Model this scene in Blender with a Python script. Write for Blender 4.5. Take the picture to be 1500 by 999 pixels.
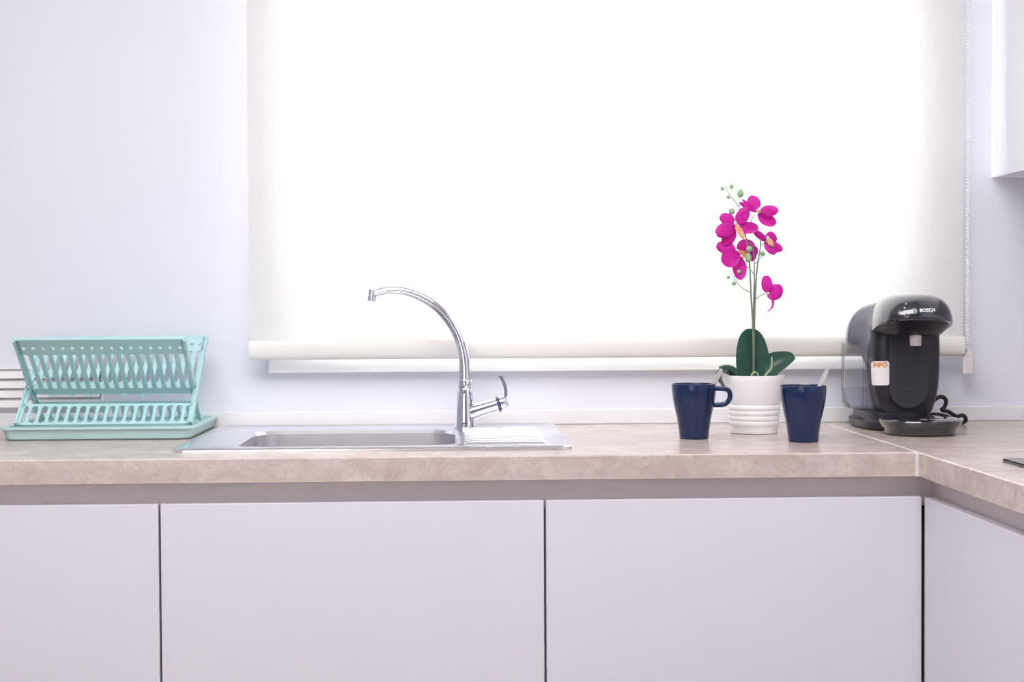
import bpy, bmesh, math, random
from mathutils import Vector, Matrix
from mathutils.bvhtree import BVHTree
random.seed(7)
sc = bpy.context.scene
COL = sc.collection
for o in list(bpy.data.objects): bpy.data.objects.remove(o)
PI = math.pi

# ---------------------------------------------------------------- camera
CAM_YAW, CAM_PITCH, CAM_ROLL = .0389, .0223, .005
fw = Vector((math.sin(CAM_YAW)*math.cos(CAM_PITCH), math.cos(CAM_YAW)*math.cos(CAM_PITCH), -math.sin(CAM_PITCH)))
rt = Vector((math.cos(CAM_YAW), -math.sin(CAM_YAW), 0)); up = rt.cross(fw)
r2 = rt*math.cos(CAM_ROLL) - up*math.sin(CAM_ROLL); u2 = rt*math.sin(CAM_ROLL) + up*math.cos(CAM_ROLL)
cd = bpy.data.cameras.new('camera'); cam = bpy.data.objects.new('camera', cd); COL.objects.link(cam)
cam.matrix_world = Matrix(((r2.x, u2.x, -fw.x, 0), (r2.y, u2.y, -fw.y, -2.905), (r2.z, u2.z, -fw.z, 1.1298), (0, 0, 0, 1)))
cd.sensor_width = 36; cd.sensor_fit = 'HORIZONTAL'; cd.lens = 2154.23/1500*36; cd.clip_start = .05
sc.camera = cam

# ---------------------------------------------------------------- light
world = bpy.data.worlds.new('overcast_sky'); sc.world = world; world.use_nodes = True
bg = world.node_tree.nodes['Background']
bg.inputs['Color'].default_value = (.98, .985, 1, 1); bg.inputs['Strength'].default_value = 13.0
def area(name, loc, rot, sx, sy, power, color):
    l = bpy.data.lights.new(name, 'AREA'); l.shape = 'RECTANGLE'; l.size = sx; l.size_y = sy
    l.energy = power; l.color = color
    o = bpy.data.objects.new(name, l); COL.objects.link(o); o.location = loc; o.rotation_euler = rot
    return o
# fill daylight also enters through an added window opening behind the camera (sky)

def portal(name, loc, rot, sx, sy):
    o = area(name, loc, rot, sx, sy, 1, (1, 1, 1)); o.data.cycles.is_portal = True
portal('rear_fill_portal', (-1.2, -4.58, 1.4), (PI/2, 0, 0), 1.7, 1.6)
portal('window_portal', (.295, .22, 1.59), (-PI/2, 0, 0), 1.2, 1.12)
# added overhead fill that brightens the wall and worktop, no lamp fitting
area('overhead_fill_light', (-.15, -1.75, 2.46), (0, 0, 0), 1.9, 1.2, 44, (1, .98, .99))

sc.view_settings.view_transform = 'Standard'; sc.view_settings.look = 'None'
sc.view_settings.exposure = .33; sc.view_settings.gamma = 1; sc.view_settings.use_curve_mapping = False

# ---------------------------------------------------------------- materials
def mat(name, col, rough=.5, metal=0, noise=None, bump=None, spec=.5, coat=0):
    m = bpy.data.materials.new(name); m.use_nodes = True
    nt = m.node_tree; b = nt.nodes['Principled BSDF']
    b.inputs['Base Color'].default_value = (*col, 1); b.inputs['Roughness'].default_value = rough
    b.inputs['Metallic'].default_value = metal; b.inputs['Specular IOR Level'].default_value = spec
    b.inputs['Coat Weight'].default_value = coat; b.inputs['Coat Roughness'].default_value = .05
    tc = nt.nodes.new('ShaderNodeTexCoord')
    if noise:                                    # (scale, other colour)
        n = nt.nodes.new('ShaderNodeTexNoise'); n.inputs['Scale'].default_value = noise[0]; n.inputs['Detail'].default_value = 6
        nt.links.new(tc.outputs['Object'], n.inputs['Vector'])
        r = nt.nodes.new('ShaderNodeValToRGB'); r.color_ramp.elements[0].position = .35; r.color_ramp.elements[1].position = .65
        r.color_ramp.elements[0].color = (*col, 1); r.color_ramp.elements[1].color = (*noise[1], 1)
        nt.links.new(n.outputs['Fac'], r.inputs['Fac']); nt.links.new(r.outputs['Color'], b.inputs['Base Color'])
    if bump:                                     # (scale, strength)
        n = nt.nodes.new('ShaderNodeTexNoise'); n.inputs['Scale'].default_value = bump[0]; n.inputs['Detail'].default_value = 4
        nt.links.new(tc.outputs['Object'], n.inputs['Vector'])
        bp = nt.nodes.new('ShaderNodeBump'); bp.inputs['Strength'].default_value = bump[1]; bp.inputs['Distance'].default_value = .002
        nt.links.new(n.outputs['Fac'], bp.inputs['Height']); nt.links.new(bp.outputs['Normal'], b.inputs['Normal'])
    return m

def stone_mat():
    m = mat('stone_laminate', (.55, .46, .41), .24, bump=(160, .12))
    nt = m.node_tree; b = nt.nodes['Principled BSDF']; L = nt.links.new
    tc = nt.nodes.new('ShaderNodeTexCoord')
    mp = nt.nodes.new('ShaderNodeMapping'); mp.inputs['Scale'].default_value = (1, 1.25, 1.25); L(tc.outputs['Object'], mp.inputs['Vector'])
    n1 = nt.nodes.new('ShaderNodeTexNoise'); n1.inputs['Scale'].default_value = 20; n1.inputs['Detail'].default_value = 9; n1.inputs['Roughness'].default_value = .68; n1.inputs['Distortion'].default_value = .5
    L(mp.outputs['Vector'], n1.inputs['Vector'])
    r1 = nt.nodes.new('ShaderNodeValToRGB'); e = r1.color_ramp.elements
    e[0].position = .34; e[0].color = (.49, .40, .35, 1); e[1].position = .66; e[1].color = (.66, .575, .52, 1)
    x = e.new(.5); x.color = (.57, .48, .435, 1)
    L(n1.outputs['Fac'], r1.inputs['Fac'])
    n2 = nt.nodes.new('ShaderNodeTexNoise'); n2.inputs['Scale'].default_value = 34; n2.inputs['Detail'].default_value = 8; n2.inputs['Distortion'].default_value = .6
    L(mp.outputs['Vector'], n2.inputs['Vector'])
    r2_ = nt.nodes.new('ShaderNodeValToRGB'); e = r2_.color_ramp.elements
    e[0].position = .47; e[0].color = (0, 0, 0, 1); e[1].position = .5; e[1].color = (1, 1, 1, 1)
    x = e.new(.535); x.color = (0, 0, 0, 1)
    L(n2.outputs['Fac'], r2_.inputs['Fac'])
    mul = nt.nodes.new('ShaderNodeMath'); mul.operation = 'MULTIPLY'; mul.inputs[1].default_value = .38; L(r2_.outputs['Color'], mul.inputs[0])
    mx = nt.nodes.new('ShaderNodeMix'); mx.data_type = 'RGBA'; L(mul.outputs[0], mx.inputs['Factor']); L(r1.outputs['Color'], mx.inputs['A'])
    mx.inputs['B'].default_value = (.40, .32, .29, 1); L(mx.outputs['Result'], b.inputs['Base Color'])
    return m

def thin_mat(name, tint, gloss, body, bodycol):
    """clear sheet: transparent, a fresnel reflection and a little milky body"""
    m = bpy.data.materials.new(name); m.use_nodes = True; nt = m.node_tree; nt.nodes.clear(); L = nt.links.new
    out = nt.nodes.new('ShaderNodeOutputMaterial'); t = nt.nodes.new('ShaderNodeBsdfTransparent'); t.inputs[0].default_value = (*tint, 1)
    g = nt.nodes.new('ShaderNodeBsdfGlossy'); g.inputs['Roughness'].default_value = .04
    d = nt.nodes.new('ShaderNodeBsdfDiffuse'); d.inputs[0].default_value = (*bodycol, 1)
    m1 = nt.nodes.new('ShaderNodeMixShader'); m1.inputs[0].default_value = body; L(t.outputs[0], m1.inputs[1]); L(d.outputs[0], m1.inputs[2])
    fr = nt.nodes.new('ShaderNodeFresnel'); fr.inputs[0].default_value = 1.45
    mm = nt.nodes.new('ShaderNodeMath'); mm.operation = 'MULTIPLY'; mm.inputs[1].default_value = gloss; L(fr.outputs[0], mm.inputs[0])
    m2 = nt.nodes.new('ShaderNodeMixShader'); L(mm.outputs[0], m2.inputs[0]); L(m1.outputs[0], m2.inputs[1]); L(g.outputs[0], m2.inputs[2])
    L(m2.outputs[0], out.inputs[0]); return m

def leaf_mat(name, col, col2, scale, trans=.3, rough=.5):
    m = mat(name, col, rough, noise=(scale, col2)); nt = m.node_tree; b = nt.nodes['Principled BSDF']
    ramp = [n for n in nt.nodes if n.type == 'VALTORGB'][0]
    t = nt.nodes.new('ShaderNodeBsdfTranslucent'); nt.links.new(ramp.outputs[0], t.inputs[0])
    mx = nt.nodes.new('ShaderNodeMixShader'); mx.inputs[0].default_value = trans
    out = nt.nodes['Material Output']
    nt.links.new(b.outputs[0], mx.inputs[1]); nt.links.new(t.outputs[0], mx.inputs[2]); nt.links.new(mx.outputs[0], out.inputs[0])
    return m

def fabric_mat():
    m = bpy.data.materials.new('blind_fabric'); m.use_nodes = True; nt = m.node_tree; nt.nodes.clear(); L = nt.links.new
    out = nt.nodes.new('ShaderNodeOutputMaterial'); tc = nt.nodes.new('ShaderNodeTexCoord')
    mp = nt.nodes.new('ShaderNodeMapping'); mp.inputs['Scale'].default_value = (260, 1, 30); L(tc.outputs['Object'], mp.inputs[0])
    n = nt.nodes.new('ShaderNodeTexNoise'); n.inputs['Scale'].default_value = 1; L(mp.outputs[0], n.inputs[0])
    r = nt.nodes.new('ShaderNodeValToRGB'); r.color_ramp.elements[0].color = (.86, .855, .84, 1); r.color_ramp.elements[1].color = (.92, .915, .90, 1)
    L(n.outputs[0], r.inputs[0])
    d = nt.nodes.new('ShaderNodeBsdfDiffuse'); t = nt.nodes.new('ShaderNodeBsdfTranslucent'); L(r.outputs[0], d.inputs[0]); L(r.outputs[0], t.inputs[0])
    mx = nt.nodes.new('ShaderNodeMixShader'); mx.inputs[0].default_value = .32
    L(d.outputs[0], mx.inputs[1]); L(t.outputs[0], mx.inputs[2]); L(mx.outputs[0], out.inputs[0]); return m

M = dict(
    wall=mat('wall_paint', (.785, .795, .87), .6, bump=(45, .08)),
    roomwall=mat('darkened_room_wall', (.42, .40, .47), .7),  # unseen walls darkened for the streaks they put in the chrome
    ceiling=mat('ceiling_paint', (.88, .88, .88), .8), floor=mat('floor_tile', (.40, .34, .31), .4, noise=(3, (.46, .40, .37))),
    stone=stone_mat(), door=mat('door_laminate', (.715, .70, .755), .38, bump=(600, .02)),
    carcass=mat('carcass_board', (.72, .70, .72), .5), channel=mat('channel_aluminium', (.76, .69, .695), .42, .1),
    upstand=mat('upstand_white', (.86, .86, .88), .22), strip=mat('joint_aluminium', (.88, .87, .87), .4, .3),
    white=mat('white_lacquer', (.88, .88, .92), .3), pvc=mat('window_pvc', (.9, .9, .92), .3), sill=mat('sill_white', (.92, .92, .93), .35),
    vent=mat('vent_white', (.90, .87, .88), .45), ventdark=mat('vent_gap', (.12, .11, .12), .8),
    fabric=fabric_mat(), bar=mat('blind_bar', (.83, .815, .775), .5), clip=mat('chain_clip', (.82, .76, .78), .3),
    bead=mat('bead_white', (.9, .89, .93), .3), mint=mat('mint_plastic', (.46, .70, .705), .38), tray=mat('mint_tray_plastic', (.50, .71, .70), .36),
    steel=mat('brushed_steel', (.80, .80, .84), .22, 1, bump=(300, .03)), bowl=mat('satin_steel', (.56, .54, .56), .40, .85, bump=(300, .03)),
    chrome=mat('chrome', (.80, .80, .86), .06, 1), rubber=mat('blue_black_ring', (.06, .06, .16), .3), dark=mat('drain_dark', (.05, .05, .05), .5),
    mug=mat('navy_glaze', (.007, .020, .074), .14), spoon=mat('spoon_steel', (.42, .385, .38), .45, .25), coffee=mat('coffee', (.05, .025, .012), .2),
    pot=mat('white_ceramic', (.93, .92, .92), .42), soil=mat('moss', (.08, .09, .04), .9, noise=(60, (.15, .13, .06))),
    leaf=leaf_mat('leaf_dark_green', (.010, .058, .040), (.018, .085, .055), 30, .06, .38), paleleaf=leaf_mat('leaf_pale_green', (.12, .30, .22), (.16, .36, .26), 40, .2),
    midrib=mat('midrib_green', (.025, .11, .07), .5),
    stem=mat('stem_grey_green', (.14, .22, .15), .5, noise=(60, (.24, .27, .20))), bud=mat('bud_green', (.24, .44, .20), .55, noise=(90, (.34, .50, .28))),
    petal=leaf_mat('petal_magenta', (.70, .010, .42), (.78, .030, .54), 45, .42), lip=leaf_mat('lip_orange', (.85, .40, .22), (.90, .58, .40), 70, .3),
    column=mat('column_cream', (.80, .72, .68), .5), root=mat('aerial_root', (.34, .46, .26), .6),
    black=mat('black_gloss_plastic', (.014, .014, .024), .12, spec=.7, coat=1), satin=mat('black_satin_plastic', (.016, .016, .024), .32),
    panel=mat('charcoal_panel', (.030, .029, .040), .38), nozzle=mat('nozzle_grey', (.62, .56, .56), .35, .3),
    rearglare=mat('rear_plastic_with_glare', (.085, .085, .13), .24, coat=.35), tank=thin_mat('tank_clear', (.985, .985, 1), 1, .05, (.85, .88, .98)),  # rear plastic lightened towards lavender; glare is put into its colour
    lipclear=mat('tank_lip_plastic', (.50, .52, .62), .2),
    water=thin_mat('tank_water', (.94, .96, 1), .6, .08, (.75, .80, .95)), cord=mat('cord_black', (.012, .013, .016), .45),
    print=mat('print_white', (.85, .85, .88), .4), sticker=mat('sticker_white', (.86, .82, .82), .5), orange=mat('sticker_orange', (.80, .30, .04), .5),
    pale_orange=mat('sticker_small_print', (.80, .60, .50), .5),
    hob=mat('hob_glass', (.012, .012, .016), .05), ring=mat('hob_print', (.25, .25, .27), .3), glass=thin_mat('window_glass', (.97, .98, .98), .5, .0, (1, 1, 1)),
)

# ---------------------------------------------------------------- mesh helpers
def obj(name, vf, m, parent=None, smooth=False, loc=None):
    v, f = vf
    me = bpy.data.meshes.new(name); me.from_pydata([tuple(p) for p in v], [], f)
    bm = bmesh.new(); bm.from_mesh(me); bmesh.ops.recalc_face_normals(bm, faces=bm.faces); bm.to_mesh(me); bm.free()
    me.materials.append(M[m] if isinstance(m, str) else m)
    if smooth:
        me.polygons.foreach_set('use_smooth', [True]*len(me.polygons))
        me.set_sharp_from_angle(angle=math.radians(42 if smooth is True else smooth))
    o = bpy.data.objects.new(name, me); COL.objects.link(o)
    if parent: o.parent = parent
    if loc: o.location = loc
    return o
def tag(o, label=None, cat=None, group=None, kind=None):
    if label: o['label'] = label
    if cat: o['category'] = cat
    if group: o['group'] = group
    if kind: o['kind'] = kind
    return o
def thing(name, label, cat, loc=(0, 0, 0), rz=0, group=None, kind=None):
    o = bpy.data.objects.new(name, None); COL.objects.link(o); o.empty_display_size = .05
    o.location = loc; o.rotation_euler = (0, 0, rz)
    return tag(o, label, cat, group, kind)
def join(*parts):
    V, Fs = [], []
    for v, f in parts:
        n = len(V); V += list(v); Fs += [tuple(i+n for i in q) for q in f]
    return V, Fs
def box(x0, x1, y0, y1, z0, z1, b=0):
    """box, with all edges chamfered by b"""
    if not b:
        v = [(x, y, z) for z in (z0, z1) for y in (y0, y1) for x in (x0, x1)]
        return v, [(0, 2, 3, 1), (4, 5, 7, 6), (0, 1, 5, 4), (2, 6, 7, 3), (0, 4, 6, 2), (1, 3, 7, 5)]
    def lp(z, i):
        return [(x0+b+i, y0+i, z), (x1-b-i, y0+i, z), (x1-i, y0+b+i, z), (x1-i, y1-b-i, z), (x1-b-i, y1-i, z), (x0+b+i, y1-i, z), (x0+i, y1-b-i, z), (x0+i, y0+b+i, z)]
    return loft([lp(z0, b), lp(z0+b, 0), lp(z1-b, 0), lp(z1, b)])
def loft(loops, cap0=True, cap1=True, closed=False):
    n = len(loops[0]); V = [p for l in loops for p in l]; Fs = []
    for k in range(len(loops) - (0 if closed else 1)):
        a = k*n; c = ((k+1) % len(loops))*n
        for i in range(n):
            j = (i+1) % n; Fs.append((a+i, a+j, c+j, c+i))
    if cap0 and not closed: Fs.append(tuple(reversed(range(n))))
    if cap1 and not closed: Fs.append(tuple(range((len(loops)-1)*n, len(loops)*n)))
    return V, Fs
def lathe(prof, seg=40, cap0=True, cap1=True):
    return loft([[(r*math.cos(2*PI*i/seg), r*math.sin(2*PI*i/seg), z) for i in range(seg)] for r, z in prof], cap0, cap1)
def move(vf, d=(0, 0, 0), mx=None):
    v, f = vf
    if mx is not None: v = [mx @ Vector(p) for p in v]
    return [(p[0]+d[0], p[1]+d[1], p[2]+d[2]) for p in v], f
def smooth_path(pts, n=6):
    P = [Vector(p) for p in pts]; out = []
    for i in range(len(P)-1):
        a = P[max(i-1, 0)]; b = P[i]; c = P[i+1]; d = P[min(i+2, len(P)-1)]
        for k in range(n):
            t = k/n
            out.append(.5*((2*b)+(c-a)*t+(2*a-5*b+4*c-d)*t*t+(3*b-a-3*c+d)*t**3))
    out.append(P[-1]); return out
def tube(pts, rad, seg=10):
    P = [Vector(p) for p in pts]; n = len(P)
    R_ = [rad]*n if not isinstance(rad, (list, tuple)) else [rad[0]+(rad[-1]-rad[0])*i/(n-1) if len(rad) == 2 else rad[i] for i in range(n)]
    T = [(P[min(i+1, n-1)]-P[max(i-1, 0)]).normalized() for i in range(n)]
    u = T[0].orthogonal().normalized(); loops = []
    for i in range(n):
        u = (u - T[i]*u.dot(T[i])).normalized(); w = T[i].cross(u)
        loops.append([P[i]+(u*math.cos(2*PI*k/seg)+w*math.sin(2*PI*k/seg))*R_[i] for k in range(seg)])
    return loft(loops)
def rrect(x0, x1, y0, y1, r, z, n=6):
    out = []
    for cx, cy, a0 in ((x1-r, y1-r, 0), (x0+r, y1-r, PI/2), (x0+r, y0+r, PI), (x1-r, y0+r, 1.5*PI)):
        for k in range(n+1):
            a = a0+PI/2*k/n; out.append((cx+r*math.cos(a), cy+r*math.sin(a), z))
    return out
def sup(hx, y0, y1, z, n=3.0, seg=48, xc=0, slope=0):
    out = []; yc = (y0+y1)/2; hy = (y1-y0)/2
    for k in range(seg):
        a = 2*PI*k/seg; c, s = math.cos(a), math.sin(a)
        y = yc+hy*math.copysign(abs(s)**(2/n), s)
        out.append((xc+hx*math.copysign(abs(c)**(2/n), c), y, z+slope*(y-y0)))
    return out
def shell(rows, th):
    """a sheet given as rows of points, doubled to thickness th (a Vector)"""
    nr, nc = len(rows), len(rows[0]); V = [Vector(p) for r in rows for p in r]; k = len(V)
    V = V + [p+th for p in V]; Fs = []
    for i in range(nr-1):
        for j in range(nc-1):
            a = i*nc+j; Fs += [(a, a+1, a+nc+1, a+nc), (k+a, k+a+nc, k+a+nc+1, k+a+1)]
    edge = [j for j in range(nc)]+[i*nc+nc-1 for i in range(1, nr)]+[(nr-1)*nc+j for j in range(nc-2, -1, -1)]+[i*nc for i in range(nr-2, 0, -1)]
    for i in range(len(edge)):
        a, b = edge[i], edge[(i+1) % len(edge)]; Fs.append((a, k+a, k+b, b))
    return V, Fs
def prism(poly, y0, y1):
    """polygon in (x, z) extruded along y"""
    return loft([[(x, y0, z) for x, z in poly], [(x, y1, z) for x, z in poly]])

# ================================================================ the setting
RX0, RX1, RY0, RZ1 = -2.2, 1.347, -4.5, 2.5
def ring_wall(x0, x1, z0, z1, hx0, hx1, hz0, hz1, y0, y1):
    a = [(x0, z0), (x1, z0), (x1, z1), (x0, z1)]; h = [(hx0, hz0), (hx1, hz0), (hx1, hz1), (hx0, hz1)]
    return loft([[(x, y0, z) for x, z in a], [(x, y0, z) for x, z in h], [(x, y1, z) for x, z in h], [(x, y1, z) for x, z in a]], closed=True)
tag(obj('wall_back', ring_wall(RX0, RX1+.15, 0, RZ1, -.305, .895, 1.03, 2.15, 0, .25), 'wall'), 'smooth lavender white kitchen wall around the window', 'wall', kind='structure')
tag(obj('wall_right', box(RX1, RX1+.15, RY0, 0, 0, RZ1), 'wall'), 'lavender white side wall behind the short counter', 'wall', kind='structure')
tag(obj('wall_left', box(RX0-.15, RX0, RY0, .25, 0, RZ1), 'roomwall'), 'plain unseen side wall at the left, darkened for reflections', 'wall', kind='structure')
tag(obj('wall_front', ring_wall(RX0-.15, RX1+.15, 0, RZ1, -2.05, -.35, .6, 2.2, RY0-.15, RY0), 'roomwall'), 'wall behind the viewer with an added window opening for fill light', 'wall', kind='structure')
tag(obj('floor', box(RX0, RX1, RY0, 0, -.08, 0), 'floor'), 'pale tiled kitchen floor', 'floor', kind='structure')
tag(obj('ceiling', box(RX0, RX1, RY0, 0, RZ1, RZ1+.1), 'ceiling'), 'white ceiling', 'ceiling', kind='structure')
tag(obj('trim_1', box(RX0, RX1, -.012, 0, .9, .9298, .0015), 'upstand'), 'glossy white upstand strip along the wall behind the worktop', 'trim', kind='structure')
# window
win = thing('window_1', 'bright kitchen window behind the roller blind', 'window', (.295, 0, 1.03), kind='structure')
obj('window_frame', ring_wall(-.60, .60, 0, 1.12, -.55, .55, .05, 1.07, .14, .20), 'pvc', win)
for x0, x1 in ((-.55, .02), (-.02, .55)):
    s = obj('window_sash', ring_wall(x0, x1, .05, 1.07, x0+.05, x1-.05, .10, 1.02, .15 + (.02 if x0 < -.3 else 0), .185 + (.02 if x0 < -.3 else 0)), 'pvc', win)
    obj('pane', box(x0+.05, x1-.05, .17, .174, .10, 1.02), 'glass', s)
obj('window_sill', box(-.659, .640, -.022, .0, -.0247, .004, .002), 'sill', win)
obj('window_sill', box(-.60, .60, 0, .14, -.0, .004), 'sill', win)

# roller blind
bl = thing('roller_blind', 'cream roller blind lowered over the bright window', 'blind', (0, -.048, 1.03))
rows = [[(-.3956+1.394*j/12, .0012*math.sin(j*1.9+i*.4), .012+1.30*i/10) for j in range(13)] for i in range(11)]
obj('blind_fabric', shell(rows, Vector((0, .0006, 0))), 'fabric', bl, 30)
barsec = [(.0095*math.cos(2*PI*k/20), .021+.019*math.copysign(abs(math.sin(2*PI*k/20))**.8, math.sin(2*PI*k/20))) for k in range(20)]
obj('bottom_bar', loft([[(x, y-.002, z) for y, z in barsec] for x in (-.3962, 1.0)]), 'bar', bl, True)
obj('roller_tube', loft([[(x, .005+.024*math.cos(2*PI*k/20), 1.32+.024*math.sin(2*PI*k/20)) for k in range(20)] for x in (-.40, 1.0)]), 'fabric', bl, True)
def bead(r):
    return lathe([(.0006, -r), (r*.8, -r*.6), (r, 0), (r*.8, r*.6), (.0006, r)], 6)
bv = bead(.0026); parts = []
for sx, y in ((-.0032, -.004), (.0032, .004)):
    for k in range(205): parts.append(move(bv, (1.0085+sx, y, .012+.0063*k+(.003 if sx > 0 else 0))))
for k in range(5): parts.append(move(bv, (1.0085+.0032*math.cos(PI+PI*k/4), -.004+.002*k, .012+.004*math.sin(PI+PI*k/4))))
tag(obj('bead_chain', join(*parts), 'bead', bl, True), kind='stuff')
cl = obj('chain_clip', loft([rrect(1.0015, 1.0195, -.006, .010, .004, z) for z in (-.033, .008)]), 'clip', bl, True)
obj('clip_wheel', loft([[(1.0105+.006*math.cos(2*PI*k/14), y, .008+.006*math.sin(2*PI*k/14)) for k in range(14)] for y in (-.008, .004)]), 'clip', cl, True)

# sheer curtain added over the unseen window opening to soften the fill
rows = [[(-.95+1.9*j/60, .012*math.sin(j*.9), 1.75*i/4) for j in range(61)] for i in range(5)]
tag(obj('fill_diffuser', shell(rows, Vector((0, .0008, 0))), 'fabric', None, 60, (-1.2, RY0+.03, .52)), 'cream sheer curtain added over the unseen window opening to soften the fill', 'diffuser')

# vent grille on the wall behind the dish rack
vg = thing('vent_grille', 'white slatted vent grille low on the wall behind the dish rack', 'vent', (-.82, 0, .940))
obj('vent_frame', ring_wall(-.135, .135, 0, .078, -.130, .130, .002, .076, -.012, 0), 'vent', vg)
obj('vent_backing', box(-.130, .130, -.0035, -.0005, .002, .076), 'ventdark', vg)
for k in range(4):
    z = .002+.0187*k
    obj('slat', ([(-.128, -.014, z), (.128, -.014, z), (.128, -.006, z+.0178), (-.128, -.006, z+.0178), (-.128, -.011, z), (.128, -.011, z), (.128, -.003, z+.0178), (-.128, -.003, z+.0178)],
        [(0, 1, 2, 3), (7, 6, 5, 4), (0, 4, 5, 1), (2, 6, 7, 3), (1, 5, 6, 2), (0, 3, 7, 4)]), 'vent', vg)

# ================================================================ kitchen units
XJ, YF = .7267, -.62
def slab(x0, x1, y0, y1, hole=None):
    c = .002
    def q(i, z): return [(x0+i, y0+i, z), (x1-i, y0+i, z), (x1-i, y1-i, z), (x0+i, y1-i, z)]
    if not hole: return loft([q(0, .862), q(0, .9-c), q(c, .9)])
    a, b, d, e = hole
    def h(z): return [(a, d, z), (b, d, z), (b, e, z), (a, e, z)]
    return loft([q(0, .862), q(0, .9-c), q(c, .9), h(.9), h(.862)], closed=True)
tag(obj('worktop', slab(-2.19, XJ-.0012, YF, -.0005, (-.395, .022, -.475, -.115)), 'stone'), 'long beige stone-look worktop holding the sink and dish rack', 'worktop')
tag(obj('worktop', slab(XJ+.0018, RX1-.001, -1.86, -.0005), 'stone'), 'short beige stone-look worktop under the coffee machine, turning towards the viewer', 'worktop')
tag(obj('joint_strip', join(box(XJ-.0012, XJ+.0018, YF, -.013, .862, .9006), box(XJ-.003, XJ+.003, YF-.0016, YF, .862, .9006)), 'strip'), 'thin pale metal strip covering the joint between the two worktops', 'metal strip')
def cabinet(label, x0, x1, top=.858):
    c = thing('base_cabinet', label, 'cabinet', ((x0+x1)/2, -.3, 0), group='handleless base cabinets')
    h = (x1-x0)/2
    obj('cabinet_body', box(-h+.0005, h-.0005, -.282, .288, .1, top), 'carcass', c)
    obj('door', box(-h+.0018, h-.0018, -.3076, -.2896, .105, .828, .0008), 'door', c)
    obj('plinth', box(-h, h, -.24, -.225, 0, .1), 'carcass', c)
cabinet('white handleless base cabinet under the mint dish rack, leftmost in the row', -1.0602, -.4602)
cabinet('white handleless base cabinet with wide door under the steel sink', -.4602, .1398, .70)
cabinet('white handleless base cabinet under the navy mugs and orchid', .1398, .7398)
cabinet('white handleless base cabinet beyond the left edge of the picture', -1.6602, -1.0602)
tag(obj('handle_channel', box(-2.19, .7635, -.588, -.5835, .812, .862), 'channel'), 'long taupe recessed handle channel between the long worktop and its doors', 'handle channel')
tag(obj('handle_channel', box(.7606, .7650, -1.83, -.5882, .812, .862), 'channel'), 'taupe recessed handle channel under the short worktop at right', 'handle channel')
for i, (y0, y1) in enumerate(((-1.2116, -.6116), (-1.8116, -1.2116))):
    c = thing('base_cabinet', ('white handleless base cabinet under the short worktop, next to the inner corner', 'white handleless base cabinet under the short worktop, nearest the viewer')[i], 'cabinet', (1.05, (y0+y1)/2, 0), group='handleless base cabinets')
    h = .3
    obj('cabinet_body', box(-.2845, .296, -h+.0005, (h-.0005) if i else .88, .1, .858), 'carcass', c)
    obj('door', box(-.3094, -.2914, -h+.0018, h-.0018, .105, .828, .0008), 'door', c)
    obj('plinth', box(-.24, -.225, -h, h, 0, .1), 'carcass', c)
# wall cabinet on the right wall
wc = thing('wall_cabinet', 'white wall cabinet hanging at the upper right corner', 'cabinet', (1.21, -.45, 1.385))
obj('cabinet_body', box(-.118, .1365, -.449, .4495, 0, .75), 'white', wc)
obj('filler_strip', box(-.137, -.118, .4215, .4495, -.0, .75, .0006), 'white', wc)
for y0, y1 in ((-.013, .4195), (-.449, -.0155)): obj('door', box(-.137, -.1185, y0, y1, -.0, .75, .0008), 'white', wc)
# hob on the short worktop
hb = thing('hob', 'black glass hob at the right edge of the short worktop', 'hob', (1.06, -1.03, .9))
obj('glass_plate', loft([rrect(-.258, .258, -.2567, .2567, .01, 0), rrect(-.258, .258, -.2567, .2567, .01, .004), rrect(-.2565, .2565, -.255, .255, .009, .0055)]), 'hob', hb, True)
for x, y, r in ((-.13, .12, .07), (.13, .12, .09), (-.13, -.12, .09), (.13, -.12, .07)):
    obj('cooking_zone', move(loft([[(q*math.cos(2*PI*k/40), q*math.sin(2*PI*k/40), z) for k in range(40)] for q, z in ((r, .0055), (r, .0058), (r-.003, .0058), (r-.003, .0055))], closed=True), (x, y, 0)), 'ring', hb)

# ================================================================ sink and tap
SX0, SX1, SY0, SY1 = -.457, .191, -.527, -.040
sk = thing('sink', 'stainless steel inset sink with one bowl and ridged drainer', 'sink', (0, 0, .9))
bx = (-.372, .0, -.452, -.140)
def ins(b, i): return b[0]+i, b[1]-i, b[2]+i, b[3]-i
deck = [rrect(SX0, SX1, SY0, SY1, .02, .0002), rrect(SX0, SX1, SY0, SY1, .02, .004), rrect(SX0+.0025, SX1-.0025, SY0+.0025, SY1-.0025, .019, .006),
        rrect(SX0+.012, SX1-.012, SY0+.012, SY1-.012, .016, .0062), rrect(SX0+.02, SX1-.02, SY0+.02, SY1-.02, .014, .0030), rrect(*ins(bx, -.012), .062, .0030), rrect(*ins(bx, -.004), .056, .0015), rrect(*bx, .052, -.004)]
dk = obj('sink_deck', loft(deck, False, False), 'steel', sk, 30)
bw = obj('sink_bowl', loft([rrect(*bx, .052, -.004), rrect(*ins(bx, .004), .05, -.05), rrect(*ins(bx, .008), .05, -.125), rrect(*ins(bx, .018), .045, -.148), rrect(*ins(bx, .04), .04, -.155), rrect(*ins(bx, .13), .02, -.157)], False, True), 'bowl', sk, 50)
obj('drain', move(lathe([(.042, 0), (.042, .002), (.036, .003), (.03, .001), (.004, .0015)], 28), (-.186, -.296, -.157)), 'chrome', bw, True)
for k in range(9):
    y = -.44+.037*k
    rp = [(.018, y), (.152, y)]
    sec = [(-.0075, .0028), (-.0045, .0062), (0, .0074), (.0045, .0062), (.0075, .0028)]
    obj('drainer_ridge', loft([[(x, y+(a*w), .0026+(z-.0026)*w) for a, z in sec] for x, w in ((.015, .15), (.022, .8), (.03, 1), (.140, 1), (.148, .8), (.155, .15))]), 'steel', sk, 60)
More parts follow.
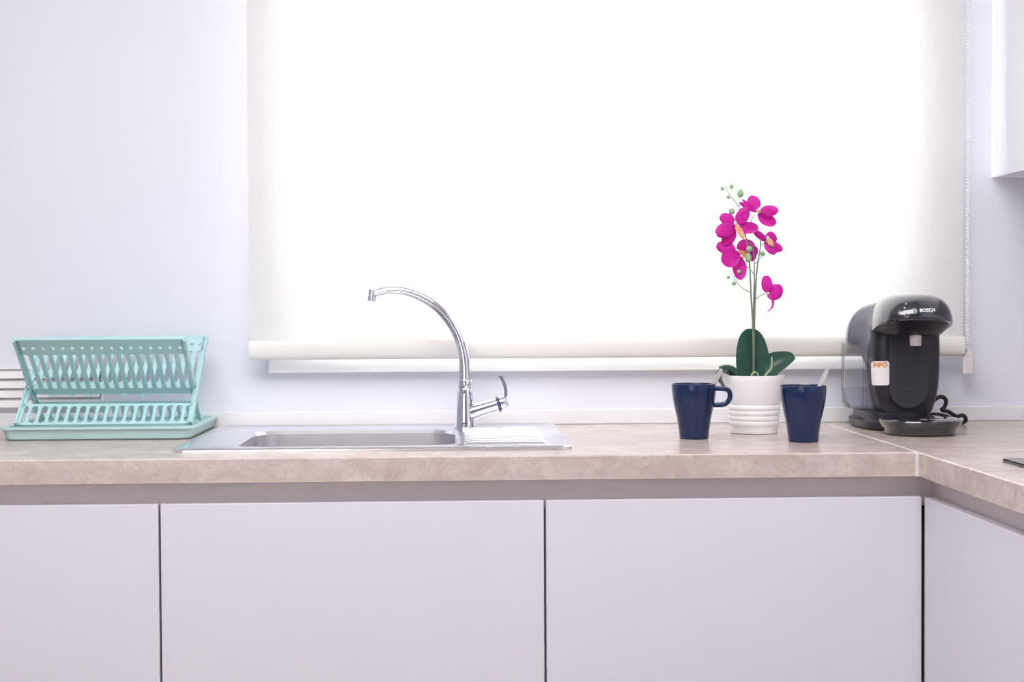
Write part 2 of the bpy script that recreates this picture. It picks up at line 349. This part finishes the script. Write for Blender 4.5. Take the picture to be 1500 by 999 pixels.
obj('overflow', move(loft([[(.022*math.cos(2*PI*k/20), y, .006*math.sin(2*PI*k/20)) for k in range(20)] for y in (0, -.003)]), (-.186, -.1425, -.04)), 'chrome', bw, True)

tp = thing('tap', 'chrome mixer tap with tall arched swan-neck spout', 'tap', (.0188, -.122, .9032))
body = obj('tap_body', lathe([(.0215, 0), (.0215, .004), (.0206, .006), (.0195, .02), (.0172, .045), (.0152, .064), (.0138, .074), (.0128, .076)], 36), 'chrome', tp, 30)
obj('collar', lathe([(.0126, .074), (.0138, .0755), (.0138, .0905), (.0128, .092)], 32), 'chrome', tp, 40)
path = smooth_path([(0, 0, .088), (0, 0, .108), (-.0024, 0, .139), (-.0138, 0, .178), (-.038, 0, .2155), (-.070, 0, .2427), (-.107, 0, .2585), (-.139, 0, .2625), (-.161, 0, .2585), (-.169, 0, .2555)], 8)
obj('spout', tube(path, [.0124-.0050*(i/(len(path)-1))**.8 for i in range(len(path))], 24), 'chrome', tp, 60)
aer = obj('aerator', move(lathe([(.0088, -.013), (.0098, -.012), (.0098, -.004), (.0086, -.003), (.0090, .004), (.0085, .008), (.004, .0105)], 28), (-.1735, 0, .2545), Matrix.Rotation(math.radians(6), 3, 'Y')), 'chrome', tp, 30)
obj('aerator_mesh', move(lathe([(.0075, -.0135), (.0075, -.0125)], 20), (-.1735, 0, .2545), Matrix.Rotation(math.radians(6), 3, 'Y')), 'dark', aer)
d = Vector((1, 0, .30)).normalized(); p0 = Vector((.0, 0, .026))
arm = [p0+d*t for t in (0, .014, .03, .045, .064)]
obj('lever_arm', tube(arm, [.0185, .0160, .0140, .0134, .0132], 28), 'chrome', tp, 60)
obj('seal_ring', tube([p0+d*.0635, p0+d*.0645, p0+d*.0675, p0+d*.0685], [.0135, .0150, .0150, .0135], 28), 'rubber', tp, 40)
cap = obj('lever_cap', tube([p0+d*.0685, p0+d*.070, p0+d*.080, p0+d*.0835], [.0130, .0142, .0136, .0118], 28), 'chrome', tp, 40)
rows = []
for i in range(8):
    t = i/7; w = .008-.003*t
    c = p0+d*.077+Vector((-.010*t+.004*math.sin(t*PI), 0, .010+.040*t))
    rows.append([c+Vector((0, s*w, 0)) for s in (-1, -.4, .4, 1)])
obj('lever_blade', shell(rows, Vector((.0058, 0, .001))), 'chrome', cap, 50)

# ================================================================ dish rack on its tray
tr = obj('drip_tray', loft([rrect(-.163, .155, -.128, .130, .016, .0), rrect(-.168, .160, -.133, .135, .02, .003), rrect(-.172, .164, -.137, .139, .02, .0185), rrect(-.176, .168, -.141, .143, .022, .0200), rrect(-.176, .168, -.141, .143, .022, .0235),
    rrect(-.172, .164, -.137, .139, .02, .0242), rrect(-.167, .159, -.132, .134, .018, .0225), rrect(-.163, .155, -.128, .130, .016, .006)]), 'tray', None, 40, (-.63, -.149, .9))
tag(tr, 'mint green plastic drip tray on the worktop under the dish rack', 'tray')
rk = thing('dish_rack', 'mint green folding plastic dish rack with crossed slatted sides', 'dish rack', (-.632, -.176, .906))
P_, NS = .0173, 17
def panel(top, bot, w, shift, mid):
    """one leaf of the rack: top/bot = (y, z) of its edges; every slat a piece of its own"""
    T = Vector((0, top[0], top[1])); B = Vector((0, bot[0], bot[1])); D = B-T; Ln = D.length; D.normalize()
    N = Vector((1, 0, 0)).cross(D); th = .0032
    def pt(x, s, n): return Vector((x, 0, 0))+T+D*(s*Ln)+N*n
    def flat(poly): return loft([[pt(x, s, -th/2) for x, s in poly], [pt(x, s, th/2) for x, s in poly]])
    def rail(x0, x1, s0, s1): return flat([(x0, s0), (x1, s0), (x1, s1), (x0, s1)])
    half = NS*P_/2
    # top rail: solid band pierced by round holes
    cells = []; hs, hr = .105, .0036
    for k in range(NS):
        x0 = -half+k*P_; xc = x0+P_/2+shift; x0 += shift; x1 = x0+P_
        oc = [(x1, hs), (x1, .175), (xc, .175), (x0, .175), (x0, hs), (x0, 0), (xc, 0), (x1, 0)]
        ic = [(xc+hr*math.cos(a*PI/4), hs+hr*1.35/Ln*math.sin(a*PI/4)) for a in range(8)]
        L_ = [[pt(x, s, n) for x, s in q] for q, n in ((oc, -th/2), (ic, -th/2), (ic, th/2), (oc, th/2))]
        cells.append(loft(L_, closed=True))
    cells += [rail(-w, -half+shift, 0, .175), rail(half+shift, w, 0, .175)]
    obj('top_rail', join(*cells), 'mint', rk)
    lipv = obj('top_lip', tube([pt(-w, 0, 0), pt(w, 0, 0)], .0032, 8), 'mint', rk, 60)
    obj('middle_rail', rail(-w, w, mid, mid+.065), 'mint', rk)
    obj('lower_rail', rail(-w, w, .775, .80), 'mint', rk)
    obj('bottom_rail', rail(-w, w, .98, 1), 'mint', rk)
    for s in (-1, 1):
        x0, x1 = sorted((s*(w-.009), s*w)); x2, x3 = sorted((s*(w-.0035), s*(w+.0007)))
        obj('side_frame', join(rail(x0, x1, 0, 1), loft([[pt(x, q, n) for x, n in ((x2, -.006), (x3, -.006), (x3, .006), (x2, .006))] for q in (0, 1)])), 'mint', rk)
    def slat(s0, s1, bw):
        r = (P_-bw)/2; out = []
        a = r/Ln
        left = [(-P_/2, s0)]+[(-P_/2+r*math.sin(t*PI/8), s0+a*(1-math.cos(t*PI/8))) for t in range(1, 5)]
        left += [(x, s1-(s-s0)) for x, s in reversed(left)]
        return left+[(-x, s) for x, s in reversed(left)]
    for s0, s1, bw in ((.175, mid, .0078), (.80, .98, .0060)):
        base = None
        for k in range(NS+1):
            x = -half+k*P_+shift
            if abs(x) > w-.012: continue
            if base is None: base = obj('slat', flat(slat(s0, s1, bw)), 'mint', rk); o = base
            else: o = base.copy(); COL.objects.link(o); o.parent = rk
            o.location = (x, 0, 0)
    return pt
pa = panel((-.085, .1725), (.075, .018), .1515, 0, .60)
panel((.120, .1715), (-.062, .018), .1575, .0087, .54)
for x in (-.115, -.081, -.047, .020, .054, .088):
    obj('knob', move(lathe([(.0052, -.0035), (.0052, .0035)], 14), pa(x, .675, 0), Matrix.Rotation(PI/2, 3, 'X')), 'mint', rk, 30)

# ================================================================ mugs and spoons
def mug(label, loc, rz):
    m = thing('mug', label, 'mug', loc, rz, 'navy mugs')
    prof = [(.0235, .0), (.0252, .001), (.0262, .012), (.0298, .036), (.0344, .056), (.0371, .070), (.0384, .082), (.0390, .0945), (.0386, .0960), (.0375, .0962), (.0366, .0945), (.0352, .075), (.031, .055), (.0265, .035), (.0235, .008), (.01, .006)]
    obj('mug_body', lathe(prof, 48), 'mug', m, 50)
    hp = smooth_path([(.034, 0, .0875), (.048, 0, .0872), (.0590, 0, .0850), (.0628, 0, .078), (.0618, 0, .069), (.0555, 0, .0610), (.046, 0, .0590), (.0325, 0, .0588)], 6)
    n = len(hp); loops = []
    for i, p in enumerate(hp):
        t = (hp[min(i+1, n-1)]-hp[max(i-1, 0)]).normalized(); nn = Vector((-t.z, 0, t.x)); a, b = .0068, .0043
        loops.append([p+Vector((0, 1, 0))*a*math.copysign(abs(math.cos(q))**.7, math.cos(q))+nn*b*math.copysign(abs(math.sin(q))**.7, math.sin(q)) for q in [2*PI*k/16 for k in range(16)]])
    obj('handle', loft(loops), 'mug', m, 50)
    return m
mug('navy blue glazed mug with handle at right, left of the white pot', (.4180, -.346, .9), math.radians(-4))
mug('navy blue glazed mug right of the white pot, its handle turned away', (.5925, -.424, .9), math.radians(82))
def spoon(label, tip, bowl):
    a, b = Vector(tip), Vector(bowl); ax = (a-b); Ln = ax.length; ax.normalize(); side = ax.cross(Vector((.3, 1, 0))).normalized(); nn = side.cross(ax)
    s = thing('teaspoon', label, 'spoon', bowl, group='teaspoons in the mugs')
    rows = []
    for i in range(11):
        t = .24+.76*i/10; w = .0024+.0020*max(0, (t-.3)/.7)
        if i == 10: w *= .55
        rows.append([ax*(Ln*t)+side*(q*w) for q in (-1, -.4, .4, 1)])
    obj('spoon_handle', shell(rows, nn*.0018), 'spoon', s, 50)
    rows = []
    for i in range(9):
        t = i/8; w = .0095*math.sin(PI*(.1+.85*t))**.7*(1-.35*t)+.001
        rows.append([ax*(Ln*.26*t)+side*(q*w)+nn*(.004*(q*q-1)*math.sin(PI*t)) for q in (-1, -.6, 0, .6, 1)])
    obj('spoon_bowl', shell(rows, nn*.0012), 'spoon', s, 60)
spoon('steel teaspoon leaning in the left navy mug beside its handle', (.4675, -.3433, 1.0215), (.408, -.346, .912))
spoon('steel teaspoon leaning in the right navy mug', (.6387, -.4061, 1.0230), (.5825, -.428, .912))

# ================================================================ plant pot and orchid
PX, PY = .5457, -.24
pot = thing('plant_pot', 'white ceramic plant pot with ribbed lower half between the mugs', 'plant pot', (PX, PY, .9))
pr = [(.0405, 0), (.0425, .0015), (.0432, .012)]
for zc in (.019, .0285, .038, .0475):
    b_ = .0430+.0036*zc/.0475
    pr += [(b_-.0005, zc-.0047), (b_+.0004, zc-.0036), (b_+.0006, zc), (b_+.0006, zc+.0032), (b_-.0004, zc+.0045)]
pr += [(.0476, .0555), (.0502, .072), (.0535, .090), (.0555, .1035), (.0552, .1055), (.0538, .1058), (.0528, .104), (.049, .085), (.0448, .06), (.041, .02), (.02, .012)]
obj('pot_body', lathe(pr, 56), 'pot', pot, 40)
oc = thing('orchid', 'magenta artificial orchid with green buds and dark leaves in the white pot', 'orchid', (PX, PY, .9))
rr = random.Random(3)
soil = lathe([(.040, .060), (.0465, .088), (.042, .095), (.02, .099), (.004, .1)], 32)
obj('moss', soil, 'soil', oc, 60)
def mm(p, y=0): return Vector((p[0]/1000, y/1000, p[1]/1000))
def petal(a, b, w, y0, y1, cup, name, m, par, thick=.0007, nr=11, nc=7, base=.36):
    A, B = mm(a, y0), mm(b, y1); ax = B-A; L_ = ax.length; ax.normalize()
    sd = ax.cross(Vector((0, 1, 0))).normalized(); nn = sd.cross(ax).normalized(); rows = []
    for i in range(nr):
        t = i/(nr-1); tt = .02+.965*t; ww = w/2000*math.sqrt(1-(2*tt-1)**2)*min(1, base*1.6+1.6*t)
        row = []
        for j in range(nc):
            s = -1+2*j/(nc-1)
            row.append(A+ax*(L_*t)+sd*(s*ww)+nn*(cup/1000*(s*s*.6+.9*(t-.5)**2)-.0012*abs(s)**.5*math.sin(PI*t)*(1 if cup > 0 else -1)+.0006*math.sin(5*t+3*s)))
        rows.append(row)
    return obj(name, shell(rows, nn*thick), m, par, 60)
FL = [
 ('magenta bloom at the top right', 4, [((7, 405), (-2, 434), 25, 3, 8, 3), ((9, 403), (44, 406), 21, -2, -10, 5), ((8, 399), (42, 381), 23, 3, 4, -3), ((7, 402), (-27, 419), 10, -4, -16, 3), ((5, 405), (-22, 425), 6, -2, -12, 2)], [((8, 410), (11, 401), 6, -6, -9)], (9, 407)),
 ('magenta bloom at the upper left with orange lip', -12, [((-33, 378), (-15, 409), 24, 0, -6, 4), ((-36, 381), (-63, 396), 22, 2, 0, 4), ((-36, 378), (-72, 362), 28, -3, -8, 5), ((-37, 374), (-56, 341), 24, 2, 4, 4), ((-30, 374), (6, 373), 22, 3, 2, -4)], [((-38, 380), (-23, 354), 11, -8, -16)], (-38, 382)),
 ('magenta bloom at the right seen half from the side', 6, [((26, 349), (-1, 370), 13, -3, -8, 4), ((22, 353), (46, 356), 27, 2, 6, 4), ((24, 346), (54, 334), 18, 0, -4, 5), ((21, 351), (40, 327), 20, -4, -10, 4)], [((23, 357), (35, 340), 10, -8, -12)], (25, 355)),
 ('magenta bloom at the centre behind green buds', 4, [((-11, 322), (-14, 354), 35, 4, 2, 5), ((-10, 326), (10, 338), 22, 6, 8, 4), ((-8, 324), (7, 320), 17, 6, 6, 3)], [((-10, 326), (-33, 331), 9, -3, -10), ((-10, 322), (-28, 320), 5, -3, -9)], (-31, 331)),
 ('magenta bloom at the lower left turned away', -10, [((-33, 332), (-69, 343), 24, 3, 6, 4), ((-28, 323), (-64, 314), 34, -4, -10, -5), ((-30, 322), (-27, 279), 26, 0, -2, -5)], [], None),
 ('small drooping magenta bloom low at the right', 0, [((26, 254), (22, 287), 21, 0, -4, 4), ((30, 268), (50, 246), 33, 2, 4, 6)], [], None),
]
for lab, y, ps, lips, colp in FL:
    fl = obj('flower', move(lathe([(.0006, -.003), (.0026, -.0015), (.003, .0006), (.0014, .003)], 12), mm((ps[0][0]), y), Matrix.Rotation(-PI/2, 3, 'X')), 'column', oc, 60)
    fl['label'] = lab
    for a, b, w, y0, y1, cup in ps: petal(a, b, w, y+y0, y+y1, cup, 'petal', 'petal', fl)
    for a, b, w, y0, y1 in lips: petal(a, b, w, y+y0, y+y1, 3, 'lip', 'lip', fl, .0012, base=.3)
    if colp: obj('column', move(lathe([(.0008, -.004), (.0026, -.002), (.003, .001), (.001, .004)], 12), mm(colp, y-9)), 'column', fl, 60)
tailp = smooth_path([mm((27, 256), -1), mm((29, 249), -4), mm((34, 240), -6), mm((32, 230), -8), mm((26, 224), -10), mm((22, 221), -12)], 4)
rows = [[p+Vector((s*(.0032-.0022*i/len(tailp)), 0, -abs(s)*.0006)) for s in (-1, 0, 1)] for i, p in enumerate(tailp)]
obj('petal', shell(rows, Vector((0, .0008, 0))), 'petal', fl, 60)
BUDS = [(-58, 445, 3.7, 3.7), (-41, 449, 4.2, 4.2), (-47, 430, 3.6, 3.6), (-25, 437, 6, 8.2), (-41, 404, 5.7, 6.3), (-11, 335, 5.8, 5.8), (-13, 319, 5.8, 8.9), (16, 327, 4.8, 4.8), (-30, 294, 3.9, 3.9), (-37, 273, 4.2, 4.2), (-47, 284, 3.2, 3.2)]
for i, (x, z, a, b) in enumerate(BUDS):
    prf = [(max(.0004, a/1000*math.sin(PI*k/8)*(1-.12*math.cos(PI*k/8)*-1)), -b/1000*math.cos(PI*k/8)) for k in range(9)]
    obj('bud', move(lathe(prf, 14), mm((x, z), (-14 if i in (5, 6, 8) else -2))), 'bud', oc, 70)
STEMS = [([(-1, 100), (-2, 182), (-6, 257), (-8, 305), (-12, 338), (-16, 362), (-25, 406), (-37, 424), (-46, 436), (-54, 452)], 2.5, .8), ([(1, 100), (1, 182), (4, 269), (8, 311), (13, 342), (10, 359), (-4, 386), (4, 399)], 2.5, 1.1), ([(0, 100), (0, 182), (1, 239), (2, 299), (0, 335), (-7, 347)], 2.3, 1.2),
 ([(-6, 256), (-22, 265), (-31, 275), (-38, 287), (-44, 293)], 1.3, .7), ([(2, 242), (11, 250), (29, 256)], 1.3, 1), ([(2, 287), (-7, 299), (-20, 308), (-29, 318)], 1.3, 1), ([(2, 308), (11, 317), (16, 324)], 1.2, .9), ([(13, 342), (24, 351)], 1.4, 1), ([(-16, 362), (-22, 374), (-30, 378)], 1.3, 1),
 ([(-46, 436), (-42, 447)], .7, .6), ([(-50, 445), (-56, 445)], .7, .6), ([(-37, 424), (-46, 429)], .7, .6), ([(-27, 412), (-25, 432)], .8, .7), ([(-26, 408), (-39, 404)], .8, .7), ([(-8, 311), (-12, 331)], 1, .8), ([(-36, 284), (-31, 292)], .7, .6), ([(-32, 276), (-36, 274)], .7, .6), ([(-42, 291), (-46, 285)], .6, .5)]
for i, (pts, r0, r1) in enumerate(STEMS):
    yo = (-3, 2, 5)[i] if i < 3 else 0
    obj('stem' if i < 3 else 'branch', tube(smooth_path([mm(p, yo) for p in pts], 4), [r0*.8/1000, r1*.8/1000], 8), 'stem', oc, 60)
def leaf(path, w, sd, nn, m, prof, fold=.006):
    pts = smooth_path(path, 8); n = len(pts); rows = []
    for i, p in enumerate(pts):
        t = i/(n-1); ww = w*prof(t)
        rows.append([p+sd*(s*ww)+nn*(fold*(abs(s)**1.4)*ww/w) for s in (-1, -.66, -.33, 0, .33, .66, 1)])
    return obj('leaf', shell(rows, nn*.0012), m, oc, 60)
ov = lambda t: max(.06, math.sin(PI*(.14+.84*t))**.6)
X_, Y_, Z_ = Vector((1, 0, 0)), Vector((0, 1, 0)), Vector((0, 0, 1))
l1 = leaf([mm((0, 92), 6), mm((-1, 120), 8), mm((-2, 155), 12), mm((-3, 190), 16)], .031, X_, -Y_, 'leaf', lambda t: (1-.3*((.4-t)/.4)**2) if t < .4 else max(.05, 1-((t-.4)/.6)**2.2)**.5, .005)
obj('midrib', tube(smooth_path([mm((0, 100), 4.5), mm((-1, 120), 6.5), mm((-2, 155), 10.5), mm((-3, 186), 14.5)], 4), [.0009, .0004], 6), 'midrib', l1, 60)
leaf([mm((6, 92), -16), mm((17, 108), -20), mm((32, 124), -20), mm((50, 133), -18), mm((71, 140), -12)], .0205, Vector((.42, -.45, -.78)).normalized(), Vector((-.1, -.85, .5)).normalized(), 'leaf', ov, .007)
leaf([mm((-30, 96), -6), mm((-46, 110), -12), mm((-58, 117), -16), mm((-66, 112), -18), mm((-65, 98), -19), mm((-56, 82), -20)], .012, Vector((.25, -.9, .2)).normalized(), Vector((-.7, -.1, .6)).normalized(), 'leaf', ov, .002)
leaf([mm((-8, 96), 18), mm((-24, 108), 26), mm((-40, 115), 30), mm((-58, 117), 34)], .014, Vector((.3, .5, -.8)).normalized(), Vector((-.1, -.8, -.5)).normalized(), 'paleleaf', ov, .003)
for pts in ([(9, 96), (14, 107), (23, 117), (25, 127), (25, 140)], [(-14, 97), (-11, 108), (-7, 112), (-1, 110), (2, 98)]):
    obj('aerial_root', tube(smooth_path([mm(p, -36) for p in pts], 4), [.0021, .0014], 8), 'root', oc, 60)

# ================================================================ coffee machine
cm = thing('coffee_machine', 'black capsule coffee machine with clear water tank by the corner', 'coffee machine', (.8345, -.20, .9), math.radians(-2.5))
obj('base', loft([sup(.060, -.03, .150, 0, 4, xc=-.012), sup(.065, -.034, .155, .005, 4, xc=-.012), sup(.0665, -.035, .156, .016, 4, xc=-.012), sup(.060, -.03, .15, .021, 4, xc=-.010), sup(.060, -.03, .15, .034, 4, xc=-.010)]), 'satin', cm, 30)
BODY = [(.026, .046, -.028), (.04, .0505, -.031), (.058, .0565, -.034), (.08, .0608, -.035), (.11, .0630, -.035), (.15, .0635, -.035), (.188, .0630, -.034)]
body = obj('body', loft([sup(h, f, .045, z, 4.2, 64) for z, h, f in BODY]), 'satin', cm, 40)
CAP = [(-.126, .064, .2035, -.20, .03), (-.134, .0675, .2055, -.20, .03), (-.1355, .068, .209, -.19, .03), (-.1345, .0675, .216, -.155, .03), (-.131, .0655, .2245, -.115, .03), (-.124, .0615, .2335, -.075, .028), (-.113, .055, .2415, -.04, .025), (-.097, .045, .2475, -.018, .02), (-.078, .030, .2508, -.006, .01), (-.055, .010, .252, 0, -.01)]
head = obj('brew_head', loft([sup(h, f, b, z, 2.7, 64, 0, s) for f, h, z, s, b in CAP], False, True), 'black', cm, 50)
obj('head_underside', loft([sup(.0655, -.130, .03, .2060, 2.7, 64, 0, -.20), sup(.0600, -.115, .03, .192, 2.8, 64, 0, -.11), sup(.0525, -.098, .03, .1795, 3, 64, 0, -.03), sup(.047, -.088, .03, .1765, 3, 64)]), 'satin', cm, 40)
def arch(y, hx, zt, zb, zm=.165, n=2.6, seg=24):
    k_ = max(0, min(1, (y-.02)/.05)); xc = -.013*k_; hx += .010*k_
    return [(xc+hx*math.copysign(abs(math.cos(PI*k/seg))**(2/n), math.cos(PI*k/seg)), y, zm+(zt-zm)*abs(math.sin(PI*k/seg))**(2/n)) for k in range(seg+1)]+[(xc-hx*.97, y, zb), (xc+hx*.97, y, zb)]
obj('shoulder', loft([arch(-.004, .0600, .236, .10), arch(.0, .0636, .241, .10), arch(.02, .0642, .243, .11), arch(.0355, .0642, .242, .135), arch(.046, .0642, .241, .159), arch(.060, .0642, .239, .159), arch(.072, .0640, .236, .159)]), 'rearglare', cm, 40)
sh = obj('tank_lid', loft([arch(.074, .0600, .2325, .159), arch(.075, .0645, .2365, .159), arch(.092, .0640, .230, .159), arch(.112, .0605, .215, .159), arch(.127, .054, .194, .159), arch(.134, .047, .172, .159)]), 'rearglare', cm, 40)
obj('lid_lip', loft([[(-.040, y0, .1585), (-.060, y0, .159), (-.100, (y0+y1)/2-.012*s, .1605), (-.100, (y0+y1)/2-.012*s, .1617), (-.060, y0, .1602), (-.040, y0, .160)] for y0, y1, s in ((.05, .125, 1), (.125, .05, -1))]), 'lipclear', cm)
obj('water_tank', loft([rrect(-.086, .050, .052, .122, .020, .036), rrect(-.0905, .054, .049, .127, .022, .046), rrect(-.0925, .056, .048, .129, .022, .075), rrect(-.0915, .056, .048, .130, .022, .158)]), 'tank', cm, 40)
obj('tank_seam', join(*[loft([rrect(x-.0012, x+.0012, .0465, .0490, .0008, z, 2) for z in (.04, .156)]) for x in (-.058, -.0645)]), 'tank', cm)
obj('tank_water', loft([rrect(-.084, .048, .054, .120, .018, .038), rrect(-.0885, .052, .051, .125, .020, .047), rrect(-.0905, .054, .050, .127, .020, .073)]), 'water', cm, 40)
# U-shaped front panel
U = [(-.0355, .176), (-.0355, .078)]+[(.0355*math.cos(a), .078+.0355*math.sin(a)) for a in [PI+PI*k/20 for k in range(1, 20)]]+[(.0355, .078), (.0355, .176)]
pn = obj('front_panel', prism(U, -.0362, -.03), 'panel', cm)
for k in range(9):
    x = -.020+.005*k
    obj('panel_rib', prism([(x-.0009, .062), (x+.0009, .062), (x+.0009, .150), (x-.0009, .150)], -.0368, -.036), 'panel', pn)
obj('finger_slot', tube([Vector((.011*t, -.0365, .0765+.0022*t*t)) for t in [-1+.2*i for i in range(11)]], [.0006]+[.0016]*9+[.0006], 8), 'dark', pn)
obj('nozzle', move(lathe([(.0085, .158), (.0098, .159), (.0106, .178), (.0106, .186)], 24), (.0, -.082, 0)), 'nozzle', cm, 30)
TR = [(.0, .056, .054), (.004, .0615, .0595), (.0125, .0625, .0605), (.0135, .0655, .064), (.0215, .0705, .069), (.0255, .0715, .070), (.0275, .0705, .069), (.0295, .066, .0645), (.0300, .045, .044)]
tray = obj('drip_tray', loft([sup(h, -.101-q, -.101+q, z, 2.35, 56, .003) for z, h, q in TR]), 'black', cm, 30)
obj('tray_neck', loft([rrect(-.042, .042, -.05, .0, .01, z) for z in (.004, .0285)]), 'satin', cm)
cordp = smooth_path([(.04, .10, .016), (.062, .10, .022), (.076, .098, .030), (.083, .098, .047), (.098, .10, .055), (.108, .10, .048), (.104, .097, .035), (.098, .094, .030), (.112, .096, .026), (.128, .10, .017), (.140, .10, .019), (.147, .102, .011), (.143, .108, .0045), (.130, .13, .0045), (.10, .155, .0045), (.05, .16, .0045)], 5)
obj('power_cord', tube(cordp, .0040, 10), 'cord', cm, 60)
obj('cord', tube(smooth_path([(.055, .09, .020), (.075, .088, .022), (.095, .09, .021), (.118, .094, .014), (.140, .098, .004)], 5), .0032, 10), 'cord', cm, 60).name = 'power_cord'

# marks printed on the machine, laid on its surface
def tree(o): return BVHTree.FromPolygons([v.co.copy() for v in o.data.vertices], [tuple(p.vertices) for p in o.data.polygons])
def lay(verts, bvh, start, direction, right, upv, lift=.0004):
    out = []
    for u, v in verts:
        p = Vector(start)+Vector(right)*u+Vector(upv)*v
        h = bvh.ray_cast(p, Vector(direction))
        q = h[0] if h[0] else p+Vector(direction)*.05
        out.append(q-Vector(direction).normalized()*lift)
    return out
def text_geo(s, size, bold=.0):
    c = bpy.data.curves.new('t', 'FONT'); c.body = s; c.size = size; c.align_x = 'CENTER'; c.align_y = 'CENTER'; c.offset = bold; c.resolution_u = 3
    o = bpy.data.objects.new('t', c); COL.objects.link(o); bpy.context.view_layer.update()
    me = bpy.data.meshes.new_from_object(o.evaluated_get(bpy.context.evaluated_depsgraph_get()))
    v = [(p.co.x, p.co.y) for p in me.vertices]; f = [tuple(p.vertices) for p in me.polygons]
    bpy.data.objects.remove(o); bpy.data.curves.remove(c); bpy.data.meshes.remove(me)
    return v, f
def ringgeo(r0, r1, n=28):
    v = [(r*math.cos(2*PI*k/n), r*math.sin(2*PI*k/n)) for r in (r0, r1) for k in range(n)]
    return v, [(k, (k+1) % n, n+(k+1) % n, n+k) for k in range(n)]
def rects(*rs):
    v, f = [], []
    for x0, x1, y0, y1 in rs:
        n = len(v); v += [(x0, y0), (x1, y0), (x1, y1), (x0, y1)]; f.append((n, n+1, n+2, n+3))
    return v, f
def decal(name, geo, host, hostbvh, start, direction, right, upv, m, lift=.0004):
    v = lay(geo[0], hostbvh, start, direction, right, upv, lift)
    return obj(name, (v, geo[1]), m, host)
hb_, DIR = tree(head), Vector((0, 1, 0))
RGT, UPV = Vector((1, 0, .035)).normalized(), Vector((0, 0, 1))
decal('lettering', text_geo('BOSCH', .0086, .00026), head, hb_, (.0078, -.2, .2225), DIR, RGT, UPV, 'print')
mark = ringgeo(.0037, .0044); mk2 = rects((-.0022, -.0014, -.0024, .0024), (.0014, .0022, -.0024, .0024), (-.0014, .0014, -.0005, .0005))
decal('round_emblem', (mark[0]+mk2[0], mark[1]+[tuple(i+len(mark[0]) for i in q) for q in mk2[1]]), head, hb_, (-.0155, -.2, .2215), DIR, RGT, UPV, 'print')
for x, z, r in ((-.0275, .2340, .0011), (-.0310, .2268, .0012), (-.0395, .2215, .0009), (-.0255, .2165, .0011), (-.0330, .2145, .0008)):
    g = ringgeo(.00005, r, 10); decal('indicator_dot', g, head, hb_, (x, -.2, z), DIR, RGT, UPV, 'print')
tb, DN = tree(tray), Vector((0, 0, -1))
decal('lettering', text_geo('TASSIMO', .0085, .0001), tray, tb, (.024, -.148, .1), DN, (1, 0, 0), (0, 1, 0), 'print')
g = ringgeo(.0034, .0044); g2 = ringgeo(.0012, .0020)
decal('round_emblem', (g[0]+g2[0], g[1]+[tuple(i+len(g[0]) for i in q) for q in g2[1]]), tray, tb, (-.003, -.148, .1), DN, (1.3, 0, 0), (0, 1.3, 0), 'print')
# sticker wrapped on the front left corner of the body
bb = tree(body); SD = Vector((.42, .9, 0)).normalized(); SR = Vector((SD.y, -SD.x, 0)); S0 = Vector((-.0502, -.0255, .1065))-SD*.1
SR = (SR+Vector((0, 0, .03))).normalized()
w, h, nu, nv = .0178, .0222, 10, 14; gv, gf = [], []
for j in range(nv+1):
    v = -h+2*h*j/nv; e = min(1, (h-abs(v))/.003); ww = w-.003*(1-math.sqrt(max(0, 1-(1-e)**2)))
    for i in range(nu+1): gv.append((-ww+2*ww*i/nu, v))
for j in range(nv):
    for i in range(nu): a = j*(nu+1)+i; gf.append((a, a+1, a+nu+2, a+nu+1))
stk = decal('sticker', (gv, gf), body, bb, S0, SD, SR, (0, 0, 1), 'sticker', .0004); stk['label'] = 'white sticker with orange lettering'
S1 = S0+Vector((0, 0, .0150))+SR*.0006
o = decal('lettering', text_geo('INFO', .0115, .0005), body, bb, S1, SD, SR, (0, 0, 1), 'orange', .0008); o.parent = stk
